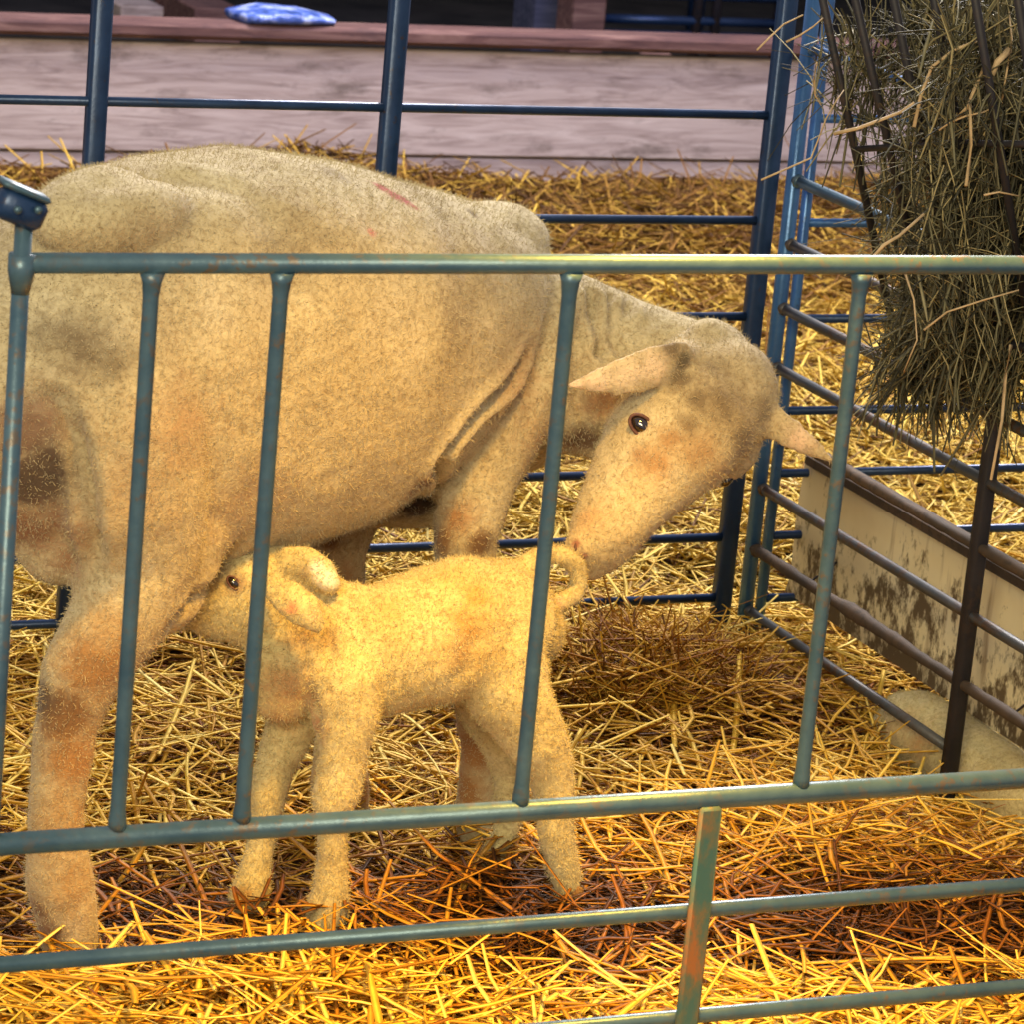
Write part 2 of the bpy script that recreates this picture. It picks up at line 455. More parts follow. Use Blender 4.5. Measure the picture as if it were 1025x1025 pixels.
for i in range(5):
    s = Shell(); s.box((0.4+i*1.8, YW+0.045, -0.03), (0.49+i*1.8, YW+0.13, zt-0.01), 0.004); flat_smooth(s.build('brace', M_CAP, bw))

# blue sack lying on the beam
mt, nt, b = mat_new('blue_plastic', 0.35, 0.5)
n1 = noise(nt, 22, 4, 0.6, objco(nt)); c = ramp(nt, n1.outputs[0], [(0.35, (0.02, 0.05, 0.18)), (0.5, (0.07, 0.13, 0.45)), (0.62, (0.35, 0.42, 0.70))])
nt.links.new(c.outputs[0], b.inputs['Base Color']); M_SACK = mt; bump(nt, b, n1.outputs[0], 0.6, 0.02)
p0 = at_y(228, 22, YW+0.12); p1 = at_y(318, 23, YW+0.12); zz = zc+0.011
s = Shell()
s.loft([((p0[0], YW+0.04, zz), 0.075, 0.014, (0, 1, 0)), ((p0[0]*.7+p1[0]*.3, YW+0.05, zz+0.006), 0.09, 0.020, (0, 1, 0)), ((p0[0]*.3+p1[0]*.7, YW+0.05, zz+0.004), 0.085, 0.016, (0, 1, 0)), ((p1[0], YW+0.04, zz-0.002), 0.06, 0.008, (0, 1, 0))], 20, power=3)
tag(s.build('blue_sack', M_SACK), 'crumpled bright blue plastic sack lying on the reddish beam', 'sack')

# far wall of dark boards, posts and pipes of another pen
s = Shell(); s.box((-2, 12.0, -0.1), (12, 12.08, 3.0))
tag(flat_smooth(s.build('wall_back', M_DARKW)), kind='structure')
s = Shell(); s.box((-2, 8.35, -0.12), (12, 12.0, -0.02))
mt, nt, b = mat_new('dark_earth', 0.95, 0.1); n1 = noise(nt, 5, 5, 0.6, objco(nt))
c = ramp(nt, n1.outputs[0], [(0.3, (0.02, 0.02, 0.02)), (0.7, (0.06, 0.055, 0.05))]); nt.links.new(c.outputs[0], b.inputs['Base Color'])
tag(s.build('floor_beyond', mt), kind='structure')
def solid(name, lo, hi, mat, label, cat, group=None, bev=0.006):
    s = Shell(); s.box(lo, hi, bev); return tag(flat_smooth(s.build(name, mat)), label, cat, group)
def xat(px, py, y): return at_y(px, py, y)[0]
Yp = 9.4
x_ = xat(582, 25, Yp); solid('timber_post', (x_-0.055, Yp-0.05, -0.02), (x_+0.055, Yp+0.06, 1.2), M_CAP, 'reddish timber post standing just behind the plank barrier, right of centre', 'post')
x_ = xat(547, 25, Yp+.3); solid('dark_post', (x_-0.09, Yp+0.2, -0.02), (x_+0.06, Yp+0.35, 1.2), M_DARKW, 'wide dark post directly left of the reddish timber post', 'post')
x_ = xat(133, 15, 10.5); solid('concrete_block', (x_-0.07, 10.4, -0.02), (x_+0.07, 10.6, at_y(133, 6, 10.4)[2]), M_PLANK, 'small pale block in the gloom behind the beam, upper left', 'block')
x0, x1 = xat(165, 15, 10.2), xat(232, 15, 10.2); solid('wooden_crate', (x0+0.06, 10.1, -0.02), (x1, 10.5, at_y(200, 3, 10.2)[2]), M_CAP, 'dull brown crate in the gloom between pale block and blue sack', 'crate')
t = empty('far_pen_hurdle', (xat(670, 25, 9.9), 9.9, 0), 'dim steel hurdle standing in the gloom right of the reddish post', 'hurdle')
x0, x1 = xat(596, 20, 9.9), xat(780, 20, 9.9)
for py in (19, 34, -6):
    z = at_y(690, py+2, 9.9)[2]; s = Shell(); s.bar((x0, 9.9, z), (x1, 9.9, z), 0.014); s.build('rail', M_BACK, t)
for px in (600, 697, 716, 778):
    x_ = xat(px, 25, 9.9); s = Shell(); s.bar((x_, 9.9, -0.02), (x_, 9.9, 0.72), 0.016); s.build('upright', M_RACK, t)
s = Shell()
t = empty('far_pipe_rail', (3.0, 10.8, 0), 'grey pipe rail running behind the dark posts at the top of view', 'railing')
x0, x1 = 2.0, 5.4
for z in (0.42, 0.6): s = Shell(); s.bar((x0, 10.8, z), (x1, 10.8, z), 0.03); s.build('pipe', M_FRONT, t)
for x_ in (x0, 3.6, x1): s = Shell(); s.bar((x_, 10.8, -0.02), (x_, 10.8, 0.66), 0.03); s.build('upright', M_BACK, t)

# ------------------------------------------------------------------ steel pen
def weld(s, c, r, ax):   # small weld collar, inside the part it belongs to
    c = np.asarray(c, float); ax = np.asarray(ax, float)
    s.tube([c-ax*0.006, c-ax*0.002, c+ax*0.002, c+ax*0.006], [r*1.02, r*1.28, r*1.28, r*1.02], 12, (0.3, 0.5, 0.8))
RZ = [0.051*.914+.0, 0.144, 0.243, 0.342, 0.484, 0.630, 0.792]
# back panel, left of the corner
bp = empty('back_hurdle', (2.0, YB, 0), 'dark blue steel hurdle behind the ewe with three wide uprights and thin rails', 'hurdle')
posts = [at_y(102, 10, YB)[0], at_y(399, 10, YB)[0], at_y(787, 10, YB)[0]]
posts[2] = 2.452
def panel_rails(parent, xa, xb, zs_, r, mat, y):
    for z in zs_:
        s = Shell(); s.bar((xa, y, z), (xb, y, z), r)
        s.build('rail', mat, parent)
for x_ in posts:
    s = Shell(); s.box((x_-0.0135, YB-0.012, -0.06), (x_+0.0135, YB+0.012, 1.06), 0.004)
    s.build('upright', M_BACK, bp)
backz = [at_y(755, y_, YB)[2] for y_ in (115, 220.5, 316.5, 408, 472, 537, 597)]
panel_rails(bp, 0.9, posts[2]-0.008, backz, 0.0068, M_BACK, YB)
panel_rails(bp, 0.9, posts[2]+0.01, [1.055], 0.011, M_BACK, YB)
x_ = 0.9; s = Shell(); s.box((x_-0.0135, YB-0.012, -0.06), (x_+0.0135, YB+0.012, 1.06), 0.004); s.build('upright', M_BACK, bp)
# back panel, right of the corner
bq = empty('far_side_hurdle', (3.2, YB+0.05, 0), 'bright blue steel hurdle continuing beyond the corner behind the hay', 'hurdle')
YQ = YB+0.045
s = Shell(); s.bar((2.545, YQ, -0.09), (2.545, YQ, 1.06), 0.0085); s.build('upright', M_BLUE, bq)
s = Shell(); s.bar((3.6, YQ, 0.0), (3.6, YQ, 1.06), 0.0095); s.build('upright', M_BLUE, bq)
zq = [at_y(845, y_, YQ)[2] for y_ in (119, 223, 318.5, 410, 472, 534, 596)]
for z in zq: s = Shell(); s.bar((2.545, YQ, z), (3.6, YQ, z), 0.0068); s.build('rail', M_BLUE if z > 0.6 else M_BACK, bq)
s = Shell(); s.bar((2.545, YQ, 1.055), (3.6, YQ, 1.055), 0.011); s.build('rail', M_BLUE, bq)
# side panel running towards the camera
sp = empty('side_hurdle', (XS, 4.0, 0), 'rusty steel hurdle running from the corner towards the viewer on the right', 'hurdle')
s = Shell(); s.bar((XS, 4.632, -0.09), (XS, 4.632, 1.06), 0.0115)
s.build('corner_post', M_BLUE, sp)
for z, mt_, r_ in ((0.017, M_RAIL, 0.0075), (0.115, M_GRIME, 0.0085), (0.213, M_RAIL, 0.0078), (0.310, M_GRIME, 0.0078), (0.403, M_RAIL, 0.0078), (0.494, M_RAIL, 0.0078), (0.592, M_RAIL, 0.0078), (0.688, M_FRONT, 0.0085), (0.885, M_BLUE, 0.0075), (1.055, M_BLUE, 0.011)):
    s = Shell()
    ye = 4.0 if z == 0.017 else 3.0
    if mt_ is M_GRIME:       # rail caked with lumps of dried mud
        nn = 90; rm = np.random.RandomState(int(z*1000)); w_ = np.convolve(rm.uniform(0, 1, nn+6), np.ones(4)/4, 'same')[3:nn+3]
        yy = np.linspace(4.625, ye, nn); s.tube([(XS, y_, z+0.003*(w_[k]-0.4)) for k, y_ in enumerate(yy)], [r_*(0.85+0.5*max(0, v_-0.42)*2+0.16*((k_*37) % 5)/5) for k_, v_ in enumerate(w_)], 12)
    else:
        s.bar((XS, 4.625, z), (XS, ye, z), r_)
    weld(s, (XS, 4.615, z), r_, (0, 1, 0))
    s.build('rail', mt_, sp)
for y_ in (3.993, 3.0):
    s = Shell(); s.box((XS-0.011, y_-0.010, -0.10), (XS+0.011, y_+0.010, 1.06), 0.004)
    s.build('upright', M_RACK if y_ > 3.5 else M_RAIL, sp)
# corner pin
s = Shell(); s.bar((2.478, 4.60, 0.0), (2.478, 4.60, 0.02), 0.006)

# front gate
fp = empty('front_gate', (1.5, YF, 0), 'teal grey steel pen gate in front, upright bars between its upper two rails', 'gate')
XL, XR = 0.838, 2.47
def fbar(name, a, b, r, mat=M_FRONT):
    s = Shell(); s.bar(a, b, r, 18)
    return s, name, mat
for z, r_ in ((0.942, 0.0092), (0.4045, 0.0105), (0.2865, 0.0078), (0.172, 0.0078)):
    s = Shell(); s.bar((XL, YF, z), (XR, YF, z), r_, 20)
    s.build('rail', M_FRONT, fp)
for (px, py) in ((152, 279), (281.6, 279), (572, 275), (861, 287)):
    x_ = at_y(px, py, YF)[0]
    s = Shell(); s.tube([(x_, YF, 0.412), (x_, YF, 0.420), (x_, YF, 0.432), (x_, YF, 0.912), (x_, YF, 0.925), (x_, YF, 0.934)], [0.0085, 0.0085, 0.0072, 0.0072, 0.0088, 0.0115], 16, (1, 0, 0))
    s.build('upright_bar', M_FRONT, fp)
x_ = at_y(22, 300, YF)[0]
for xx in (x_-0.002, XR):
    s = Shell(); s.bar((xx, YF, -0.005), (xx, YF, 0.985), 0.0078, 16); s.tube([(xx, YF, 0.915), (xx, YF, 0.935), (xx, YF, 0.95)], [0.008, 0.012, 0.012], 14, (1, 0, 0)); s.build('end_post', M_FRONT, fp)
mu, ntu, bu_ = mat_new('rust_streaked_strap', 0.6, 0.4, 0.2)
nu = noise(ntu, 26, 6, 0.7, objco(ntu, (1, 1, 0.45)))
cu = ramp(ntu, nu.outputs[0], [(0.42, (0.05, 0.13, 0.12)), (0.52, (0.12, 0.13, 0.08)), (0.62, (0.30, 0.12, 0.04))]); ntu.links.new(cu.outputs[0], bu_.inputs['Base Color']); bump(ntu, bu_, nu.outputs[0], 0.3, 0.003)
xm = at_y(703, 808, YF)[0]
for xx in (xm+0.004,):
    s = Shell(); s.box((xx-0.0125, YF-0.0145, -0.005), (xx+0.0125, YF-0.0065, 0.40), 0.003); flat_smooth(s.build('strap_post', mu, fp))
lp = at_y(24, 206, YF)
s = Shell(); s.obox((lp[0]-0.004, YF, lp[2]-0.002), ((0.93, 0, -0.37), (0, 1, 0), (0.37, 0, 0.93)), (0.022, 0.014, 0.014), 0.006)
latch = s.build('latch_housing', M_BACK, fp)
for dx in (-0.010, 0.008):
    s = Shell(); s.bar((lp[0]+dx, YF-0.014, lp[2]), (lp[0]+dx, YF-0.019, lp[2]), 0.0035, 8); s.build('bolt', M_FRONT, latch)
s = Shell(); s.obox((lp[0]-0.001, YF, lp[2]+0.014), ((0.93, 0, -0.37), (0, 1, 0), (0.37, 0, 0.93)), (0.023, 0.015, 0.003), 0.003); s.build('cap', M_FRONT, latch)

# ------------------------------------------------------------------ feed board outside the side hurdle
XB = 2.60
tl, bl = at_x(806, 455, XB), at_x(786, 590, XB); tr, br = at_x(1014, 571, XB), at_x(1014, 746, XB)
zt_, zb_ = (tl[2]+tr[2])/2, (bl[2]+br[2])/2
mt, nt, b = mat_new('mud_splashed_board', 0.7, 0.25)
co = objco(nt)
n0 = noise(nt, 3, 5, 0.55, objco(nt, (1, 1, 1)))
c0 = ramp(nt, n0.outputs[0], [(0.3, (0.62, 0.50, 0.28)), (0.6, (0.78, 0.68, 0.42)), (0.8, (0.86, 0.78, 0.54))])
tc = N(nt, 'ShaderNodeTexCoord'); sx = N(nt, 'ShaderNodeSeparateXYZ'); nt.links.new(tc.outputs['Object'], sx.inputs[0])
mr = N(nt, 'ShaderNodeMapRange'); nt.links.new(sx.outputs[2], mr.inputs[0])
mr.inputs[1].default_value = zb_-0.01; mr.inputs[2].default_value = zt_; mr.inputs[3].default_value = 0.20; mr.inputs[4].default_value = -0.03
n4 = noise(nt, 26, 9, 0.72, objco(nt, (1, 1.4, 0.8))); n5 = noise(nt, 5, 3, 0.5, co)
ad = N(nt, 'ShaderNodeMath', operation='ADD'); nt.links.new(n4.outputs[0], ad.inputs[0]); nt.links.new(mr.outputs[0], ad.inputs[1])
ad2 = N(nt, 'ShaderNodeMath', operation='MULTIPLY_ADD'); nt.links.new(n5.outputs[0], ad2.inputs[0]); ad2.inputs[1].default_value = 0.35; nt.links.new(ad.outputs[0], ad2.inputs[2])
f = ramp(nt, ad2.outputs[0], [(0.76, (0, 0, 0)), (0.86, (0.92, 0.92, 0.92))])
n6 = noise(nt, 30, 3, 0.6, objco(nt, (1, 1, 0.12))); f6 = ramp(nt, n6.outputs[0], [(0.60, (0, 0, 0)), (0.72, (0.6, 0.6, 0.6))])
cc = mix(nt, f6.outputs[0], c0.outputs[0], (0.20, 0.11, 0.05))
nt.links.new(mix(nt, f.outputs[0], cc, (0.085, 0.05, 0.022)), b.inputs['Base Color'])
bump(nt, b, n4.outputs[0], 0.2, 0.004)
M_BOARD = mt
fb = empty('feed_board', (XB, 4.2, 0), 'cream mud splattered board hung outside the rusty side hurdle', 'board')
v = []
ya_t, ya_b = tl[1], bl[1]
prof = [(zt_, ya_t), (zt_-0.03, ya_t-0.002), (zt_-0.09, ya_t+0.006), (zb_+0.03, ya_b-0.012), (zb_, ya_b)]
for x_ in (XB, XB+0.012):
    for z_, y_ in prof: v.append((x_, y_, z_))
    for z_, y_ in reversed(prof): v.append((x_, 3.1, z_))
k = 10
f_ = [tuple(range(k)), tuple(reversed(range(k, 2*k)))] + [(i, k+i, k+(i+1) % k, (i+1) % k) for i in range(k)]
o = mesh_obj('panel', v, f_, M_BOARD, fb, smooth=False)
s = Shell(); s.box((XB-0.012, 3.1, zt_-0.012), (XB+0.03, ya_t+0.0-0.02, zt_+0.006), 0.003); flat_smooth(s.build('top_lip', M_GRIME, fb))
for y_ in (3.95, 4.55, 3.3):
    s = Shell(); s.tube([(XS, y_-0.02, 0.115), (XS+0.05, y_-0.02, 0.09), (XB-0.002, y_-0.02, 0.12)], 0.002, 8); s.build('tie_wire', M_RACK, fb)

# ------------------------------------------------------------------ hay rack and hay
hr = empty('hay_rack', (2.42, 4.0, 0.5), 'dark iron hay rack with slanting bars hung on the side hurdle', 'hay rack')
rack = [((832, 38), (893, 322)), ((861, 20), (930, 322)), ((899, 20), (962, 330)), ((938, 15), (998, 340)), ((978, 10), (1034, 350)), ((1020, 5), (1072, 360)), ((1062, 0), (1110, 370))]
tops, bots = [], []
for i, (a, b2) in enumerate(rack):
    A = at_x(*a, 2.30); B = at_x(*b2, 2.488)
    A = A + (A-B)*0.24
    tops.append(A); bots.append(B)
    s = Shell(); s.tube([A, B], [0.0056, 0.0056], 10, (0, 1, 0)); s.build('bar', M_RACK, hr)
for P_, r_ in ((tops, 0.006), (bots, 0.006)):
    s = Shell(); s.tube([P_[0], P_[len(P_)//2], P_[-1]], [r_]*3, 12); s.build('frame_rail', M_RACK, hr)
for tt in (0.50,):
    s = Shell(); s.tube([tops[i]*(1-tt)+bots[i]*tt for i in (0, 3, 6)], [0.0045]*3, 10); s.build('frame_rail', M_RACK, hr)
for i in (0, 6):
    s = Shell(); s.tube([tops[i], (XS, tops[i][1], tops[i][2])], [0.005, 0.005], 10); s.build('hook', M_RACK, hr)

rh = np.random.RandomState(5)
def hay_points(n, cpx, cpy, rx, ry, d0, dr):
    a = rh.normal(0, 1, (n, 3)); a /= np.linalg.norm(a, axis=1)[:, None]
    a *= (rh.uniform(0, 1, n)**0.45)[:, None]
    k = d0/FPX
    C0 = at_d(cpx, cpy, d0)
    a *= (1+np.abs(rh.normal(0, 0.22, n)))[:, None]
    return C0 + a[:, :1]*rx*k*CR + a[:, 1:2]*ry*k*CU + a[:, 2:]*dr*CF
clumps = [(520, 945, 40, 44, 44, 4.93, 0.05), (2900, 1003, 90, 62, 100, 4.86, 0.09), (3000, 1006, 220, 54, 110, 4.88, 0.09), (160, 905, 185, 26, 60, 4.96, 0.04),
          (1500, 955, 300, 42, 62, 4.92, 0.06), (380, 925, 355, 38, 30, 4.93, 0.04), (1900, 1090, 200, 58, 190, 4.74, 0.10), (170, 858, 70, 38, 50, 4.92, 0.05), (170, 1000, 365, 26, 40, 4.80, 0.04),
          (420, 965, 180, 60, 120, 4.66, 0.03), (300, 990, 50, 60, 60, 4.58, 0.03), (260, 950, 300, 45, 60, 4.78, 0.03)]
PP = np.concatenate([hay_points(*c) for c in clumps]); n = len(PP)
dn = np.clip(rh.normal(-0.6, 0.75, n), -1.5, 1.3)
tn = np.clip(rh.beta(2.6, 3.4, n), 0, 1)
V0 = stems('hay', PP, rh.uniform(0, 6.283, n), dn, rh.uniform(0.03, 0.17, n), rh.uniform(0.0014, 0.0052, n), tn, M_HAY, 0.40, 0.25, segs=4, rng=rh)
tag(V0, 'grey green hay bulging out of the dark iron rack at upper right', 'hay', kind='stuff')
# coarse pale stalks that stick out of the hay
tw = [[(915, 127), (922, 95), (933, 67), (955, 50), (972, 43), (988, 41)], [(940, 130), (952, 122), (967, 116), (985, 112), (993, 108), (1000, 96)], [(958, 118), (968, 108), (975, 90), (982, 74), (987, 60)],
      [(835, 134), (860, 128), (884, 119), (902, 112), (915, 103)], [(762, 180), (785, 170), (812, 158), (820, 138), (827, 119), (836, 103), (845, 90)], [(758, 50), (772, 36), (785, 24), (804, 15)],
      [(967, 186), (970, 165), (972, 145), (971, 103)], [(787, 42), (800, 36), (815, 26), (824, 18)], [(1003, 100), (1008, 70), (1013, 40), (1010, 12)], [(870, 262), (885, 245), (900, 236), (925, 214)], [(818, 62), (815, 80), (816, 95), (822, 105)],
      [(985, 195), (1000, 192), (1020, 196)], [(1012, 345), (1006, 380), (1003, 420), (992, 480)], [(925, 330), (948, 312), (985, 300), (1020, 290)], [(905, 270), (915, 300), (918, 340), (905, 372)], [(1010, 50), (998, 62), (990, 84)]]
st = Shell()
for i, t_ in enumerate(tw):
    D_ = 4.56 if i not in (4, 5, 7) else 4.70
    pts = [at_d(x_, y_, D_ + 0.01*math.sin(j*1.7+i)) for j, (x_, y_) in enumerate(t_)]
    rad = [0.0015 + 0.0010*((i*7) % 3 == 0) - 0.0007*(j/len(pts)) for j in range(len(pts))]
    if i in (2, 15): rad = [r_*2.0 for r_ in rad]
    st.tube(pts, rad, 6)
o = st.build('pale_stalks', None)
mt, nt, b = mat_new('dry_stalk', 0.6, 0.3); n1 = noise(nt, 30, 3, 0.6, objco(nt)); c = ramp(nt, n1.outputs[0], [(0.3, (0.34, 0.24, 0.12)), (0.7, (0.60, 0.44, 0.25))]); nt.links.new(c.outputs[0], b.inputs['Base Color'])
o.data.materials.append(mt)
tag(o, 'coarse pale dry stalks poking out of the hay in the rack', 'stalks', kind='stuff')

# ------------------------------------------------------------------ animals: wool material driven by a painted dirt attribute
def wool_mat(name, a, b_, c_):
    mt, nt, b = mat_new(name, 0.92, 0.12)
    b.inputs['Sheen Weight'].default_value = 0.25
    b.inputs['Sheen Roughness'].default_value = 0.5
    b.inputs['Sheen Tint'].default_value = (1, 0.9, 0.85, 1)
    b.inputs['Subsurface Weight'].default_value = 0.0
    co = objco(nt)
    n1 = noise(nt, 9, 6, 0.6, co); n2 = noise(nt, 140, 4, 0.7, co, 0.6); n3 = noise(nt, 45, 5, 0.7, co, 0.8)
    base = ramp(nt, n1.outputs[0], [(0.3, a), (0.55, b_), (0.75, c_)])
    sh = ramp(nt, n2.outputs[0], [(0.32, (0.55, 0.48, 0.40)), (0.52, (0.95, 0.93, 0.90)), (0.7, (1.1, 1.1, 1.1))])
    base = mix(nt, 0.8, base.outputs[0], sh.outputs[0], 'MULTIPLY')
    at = N(nt, 'ShaderNodeAttribute', attribute_name='dirt')
    br = N(nt, 'ShaderNodeMath', operation='MULTIPLY_ADD'); nt.links.new(n3.outputs[0], br.inputs[0]); br.inputs[1].default_value = 1.1
    sub = N(nt, 'ShaderNodeMath', operation='SUBTRACT'); nt.links.new(at.outputs['Fac'], sub.inputs[0]); sub.inputs[1].default_value = 0.55
    nt.links.new(sub.outputs[0], br.inputs[2])
    f = ramp(nt, br.outputs[0], [(0.05, (0, 0, 0)), (0.75, (0.92, 0.92, 0.92))])
    at2 = N(nt, 'ShaderNodeAttribute', attribute_name='stain')
    col = mix(nt, f.outputs[0], base, at2.outputs['Color'])
    nt.links.new(col, b.inputs['Base Color'])
    ad = N(nt, 'ShaderNodeMath', operation='MULTIPLY_ADD'); nt.links.new(n3.outputs[0], ad.inputs[0]); ad.inputs[1].default_value = 0.7; nt.links.new(n2.outputs[0], ad.inputs[2])
    bump(nt, b, ad.outputs[0], 0.7, 0.004)
    return mt
M_EWE = wool_mat('cream_shorn_wool', (0.42, 0.345, 0.20), (0.55, 0.475, 0.29), (0.66, 0.59, 0.40))
M_LAMB = wool_mat('cream_lamb_wool', (0.50, 0.42, 0.20), (0.62, 0.54, 0.28), (0.72, 0.65, 0.39))

def bvh_of(me):
    return BVHTree.FromPolygons([v.co for v in me.vertices], [p.vertices for p in me.polygons])
def cast(bvh, px, py):
    d = Vector(ray(px, py)).normalized(); h = bvh.ray_cast(Vector(CP), d)
    return None if h[0] is None else np.array(h[0])
def finish_body(name, me, mat, stains, creases, parent=None):
    """stains: (px,py,radius_m,strength,colour) cast onto the skin; creases: pixel polylines with width, depth"""
    bvh = bvh_of(me)
    n = len(me.vertices)
    co_ = np.zeros(n*3); me.vertices.foreach_get('co', co_); co_ = co_.reshape(-1, 3)
    no = np.zeros(n*3); me.vertices.foreach_get('normal', no); no = no.reshape(-1, 3)
    disp = np.zeros(n)
    for pts, wd, dp in creases:
        hits = [cast(bvh, *p) for p in pts]
        hits = [h for h in hits if h is not None]
        best = np.full(n, 9.0); tt_ = np.zeros(n)
        for i in range(len(hits)-1):
            a, b = hits[i], hits[i+1]; ab = b-a
            t = np.clip(((co_-a)@ab)/(ab@ab+1e-9), 0, 1)
            dd = np.linalg.norm(co_-(a+t[:, None]*ab), axis=1)
            u_ = (i+t)/(len(hits)-1)
            k = dd < best; best[k] = dd[k]; tt_[k] = u_[k]
        fade = np.clip(np.sin(np.clip(tt_, 0.02, 0.98)*math.pi)*1.8, 0, 1)
        disp += fade*(-dp*np.exp(-(best/wd)**2) + dp*0.45*np.exp(-((best-wd*2.0)/(wd*1.0))**2))
    # soft unevenness of the fleece
    q = co_
    lump = np.sin(q[:, 0]*31+2*np.sin(q[:, 2]*23))*np.sin(q[:, 1]*37+q[:, 2]*29)*0.0016 + np.sin(q[:, 0]*83+3*np.sin(q[:, 2]*51))*np.sin(q[:, 2]*77+q[:, 1]*59)*0.0007
    co_ = co_ + no*(disp+lump)[:, None]
    me.vertices.foreach_set('co', co_.ravel())
    dirt = np.zeros(n); colr = np.tile(np.array([0.2, 0.1, 0.05]), (n, 1)); wsum = np.zeros(n); cs = np.zeros((n, 3))
    for (px, py, r_, st_, c_) in stains:
        h = cast(bvh, px, py) if not isinstance(px, np.ndarray) else px
        if h is None: continue
        w_ = st_*np.exp(-(np.linalg.norm(co_-h, axis=1)/r_)**2)
        dirt = np.maximum(dirt, w_); cs += (w_**2)[:, None]*np.array(c_); wsum += w_**2
    k = wsum > 1e-8; colr[k] = cs[k]/wsum[k][:, None]
    at = me.attributes.new('dirt', 'FLOAT', 'POINT'); at.data.foreach_set('value', dirt.astype(np.float32))
    ca = me.color_attributes.new('stain', 'FLOAT_COLOR', 'POINT')
    ca.data.foreach_set('color', np.concatenate([colr, np.ones((n, 1))], 1).astype(np.float32).ravel())
    me.polygons.foreach_set('use_smooth', [True]*len(me.polygons))
    me.materials.clear(); me.materials.append(mat); me.name = name; me.update()
    o = bpy.data.objects.new(name, me); COL.objects.link(o)
    if parent: o.parent = parent; o.matrix_parent_inverse = parent.matrix_basis.inverted()
    return o, bvh

def fleece(o, count, length, seed):
    ps = o.modifiers.new('fleece', 'PARTICLE_SYSTEM').particle_system.settings
    ps.type = 'HAIR'; ps.count = count; ps.hair_length = length; ps.hair_step = 3
    ps.use_advanced_hair = True; ps.brownian_factor = length*0.22; ps.length_random = 0.6
    ps.normal_factor = 0.6*length; ps.factor_random = 0.9*length
    ps.root_radius = 0.55; ps.tip_radius = 0.25; ps.radius_scale = 0.0011; ps.material = 1
    ps.render_step = 2; ps.display_step = 2; ps.display_percentage = 1

mt, nt, b = mat_new('dark_eye', 0.08, 0.8); b.inputs['Base Color'].default_value = (0.012, 0.008, 0.008, 1); b.inputs['Coat Weight'].default_value = 1.0; M_EYE = mt
mt, nt, b = mat_new('pink_lid', 0.6, 0.3); n1 = noise(nt, 90, 3, 0.6, objco(nt)); c = ramp(nt, n1.outputs[0], [(0.3, (0.07, 0.03, 0.025)), (0.7, (0.17, 0.08, 0.06))]); nt.links.new(c.outputs[0], b.inputs['Base Color']); M_LID = mt
mt, nt, b = mat_new('hoof_horn', 0.6, 0.3); n1 = noise(nt, 60, 4, 0.6, objco(nt)); c = ramp(nt, n1.outputs[0], [(0.3, (0.16, 0.08, 0.03)), (0.7, (0.36, 0.22, 0.09))]); nt.links.new(c.outputs[0], b.inputs['Base Color']); M_HOOF = mt

# ================= EWE
K = 0.9143
EU = nrm((0.918, 0.396, 0)); EW = np.array([-EU[1], EU[0], 0.0]); E0 = np.array([1.127, 3.594, 0.0])
UP = np.array([0, 0, 1.0])
def E(px, py, off): return at_plane(px, py, E0+EW*off, EW)
def ew(px, py, off, r, lat=None):
    p = E(px, py, off); rr = r*dist(p)/FPX
    return p, rr if lat is None else lat, rr
S = Shell()
tor = [(-.20, .72, .60, .05), (-.145, .79, .555, .105), (-.07, .830, .51, .145), (.02, .895, .480, .180), (.10, .940, .440, .198), (.20, .955, .430, .208), (.34, .957, .432, .222), (.48, .932, .450, .218), (.60, .898, .488, .190), (.71, .872, .520, .160), (.79, .838, .560, .125), (.85, .775, .60, .08)]
S.loft([(E0+EU*s_*K+EW*0.11+UP*(zt_2+zb_2)/2*K, hw*K, (zt_2-zb_2)/2*K, EW) for s_, zt_2, zb_2, hw in tor], 40, power=2.25)
def leg(pts, lat=None):
    st = []
    for (px, py, off, r) in pts:
        p = E(px, py, off); rr = r*dist(p)/FPX
        st.append((p, rr*(0.92 if lat is None else lat), rr, EW))
    S.loft(st, 24)
# near hind leg
leg([(118, 330, .03, 85), (122, 430, .00, 92), (130, 500, -.01, 82), (138, 560, -.01, 64), (118, 620, -.01, 53), (80, 680, 0, 42), (66, 730, 0, 33), (58, 790, 0, 30), (55, 840, 0, 30), (60, 885, 0, 35), (68, 925, 0, 32), (72, 945, 0, 30)])
leg([(165, 470, .02, 70), (178, 540, .0, 52), (160, 600, .0, 40)])
# far hind leg, mostly out of frame to the left
def flw(dx): return dx
far = [(.02, .62, .10), (.03, .50, .085), (-.01, .40, .06), (-.06, .31, .040), (-.05, .20, .031), (-.02, .09, .033), (0.0, .03, .034)]
S.loft([(E0+EU*(s_-.10)*K+EW*0.215+UP*z_*K, r_*K*.9, r_*K, EW) for s_, z_, r_ in far], 24)
# near foreleg
leg([(528, 345, .035, 62), (512, 390, .02, 58), (492, 440, .01, 50), (474, 490, .005, 42), (466, 540, 0, 34), (468, 600, 0, 29), (475, 680, 0, 27), (480, 740, 0, 21), (478, 790, 0, 21), (477, 815, 0, 25), (480, 835, 0, 24)])
# far foreleg
leg([(380, 440, .17, 60), (345, 500, .16, 42), (337, 560, .155, 31), (339, 640, .15, 27), (341, 720, .145, 25), (340, 770, .14, 29), (339, 795, .14, 31), (342, 815, .14, 28)])
# brisket, udder, tail stub
S.ell(E(500, 400, .11), (EU, EW, UP), (.12, .10, .10))
S.ell(E(415, 488, .12), (EU, EW, UP), (.10, .07, .05))
S.ell(E(62, 520, .07), (EU, EW, UP), (.062, .062, .075))
S.ell(E(30, 475, .09), (EU, EW, UP), (.05, .055, .09))
S.loft([(E(40, 330, .10), .032, .03, EW), (E(18, 380, .10), .028, .022, EW), (E(10, 420, .10), .018, .016, EW)], 16)
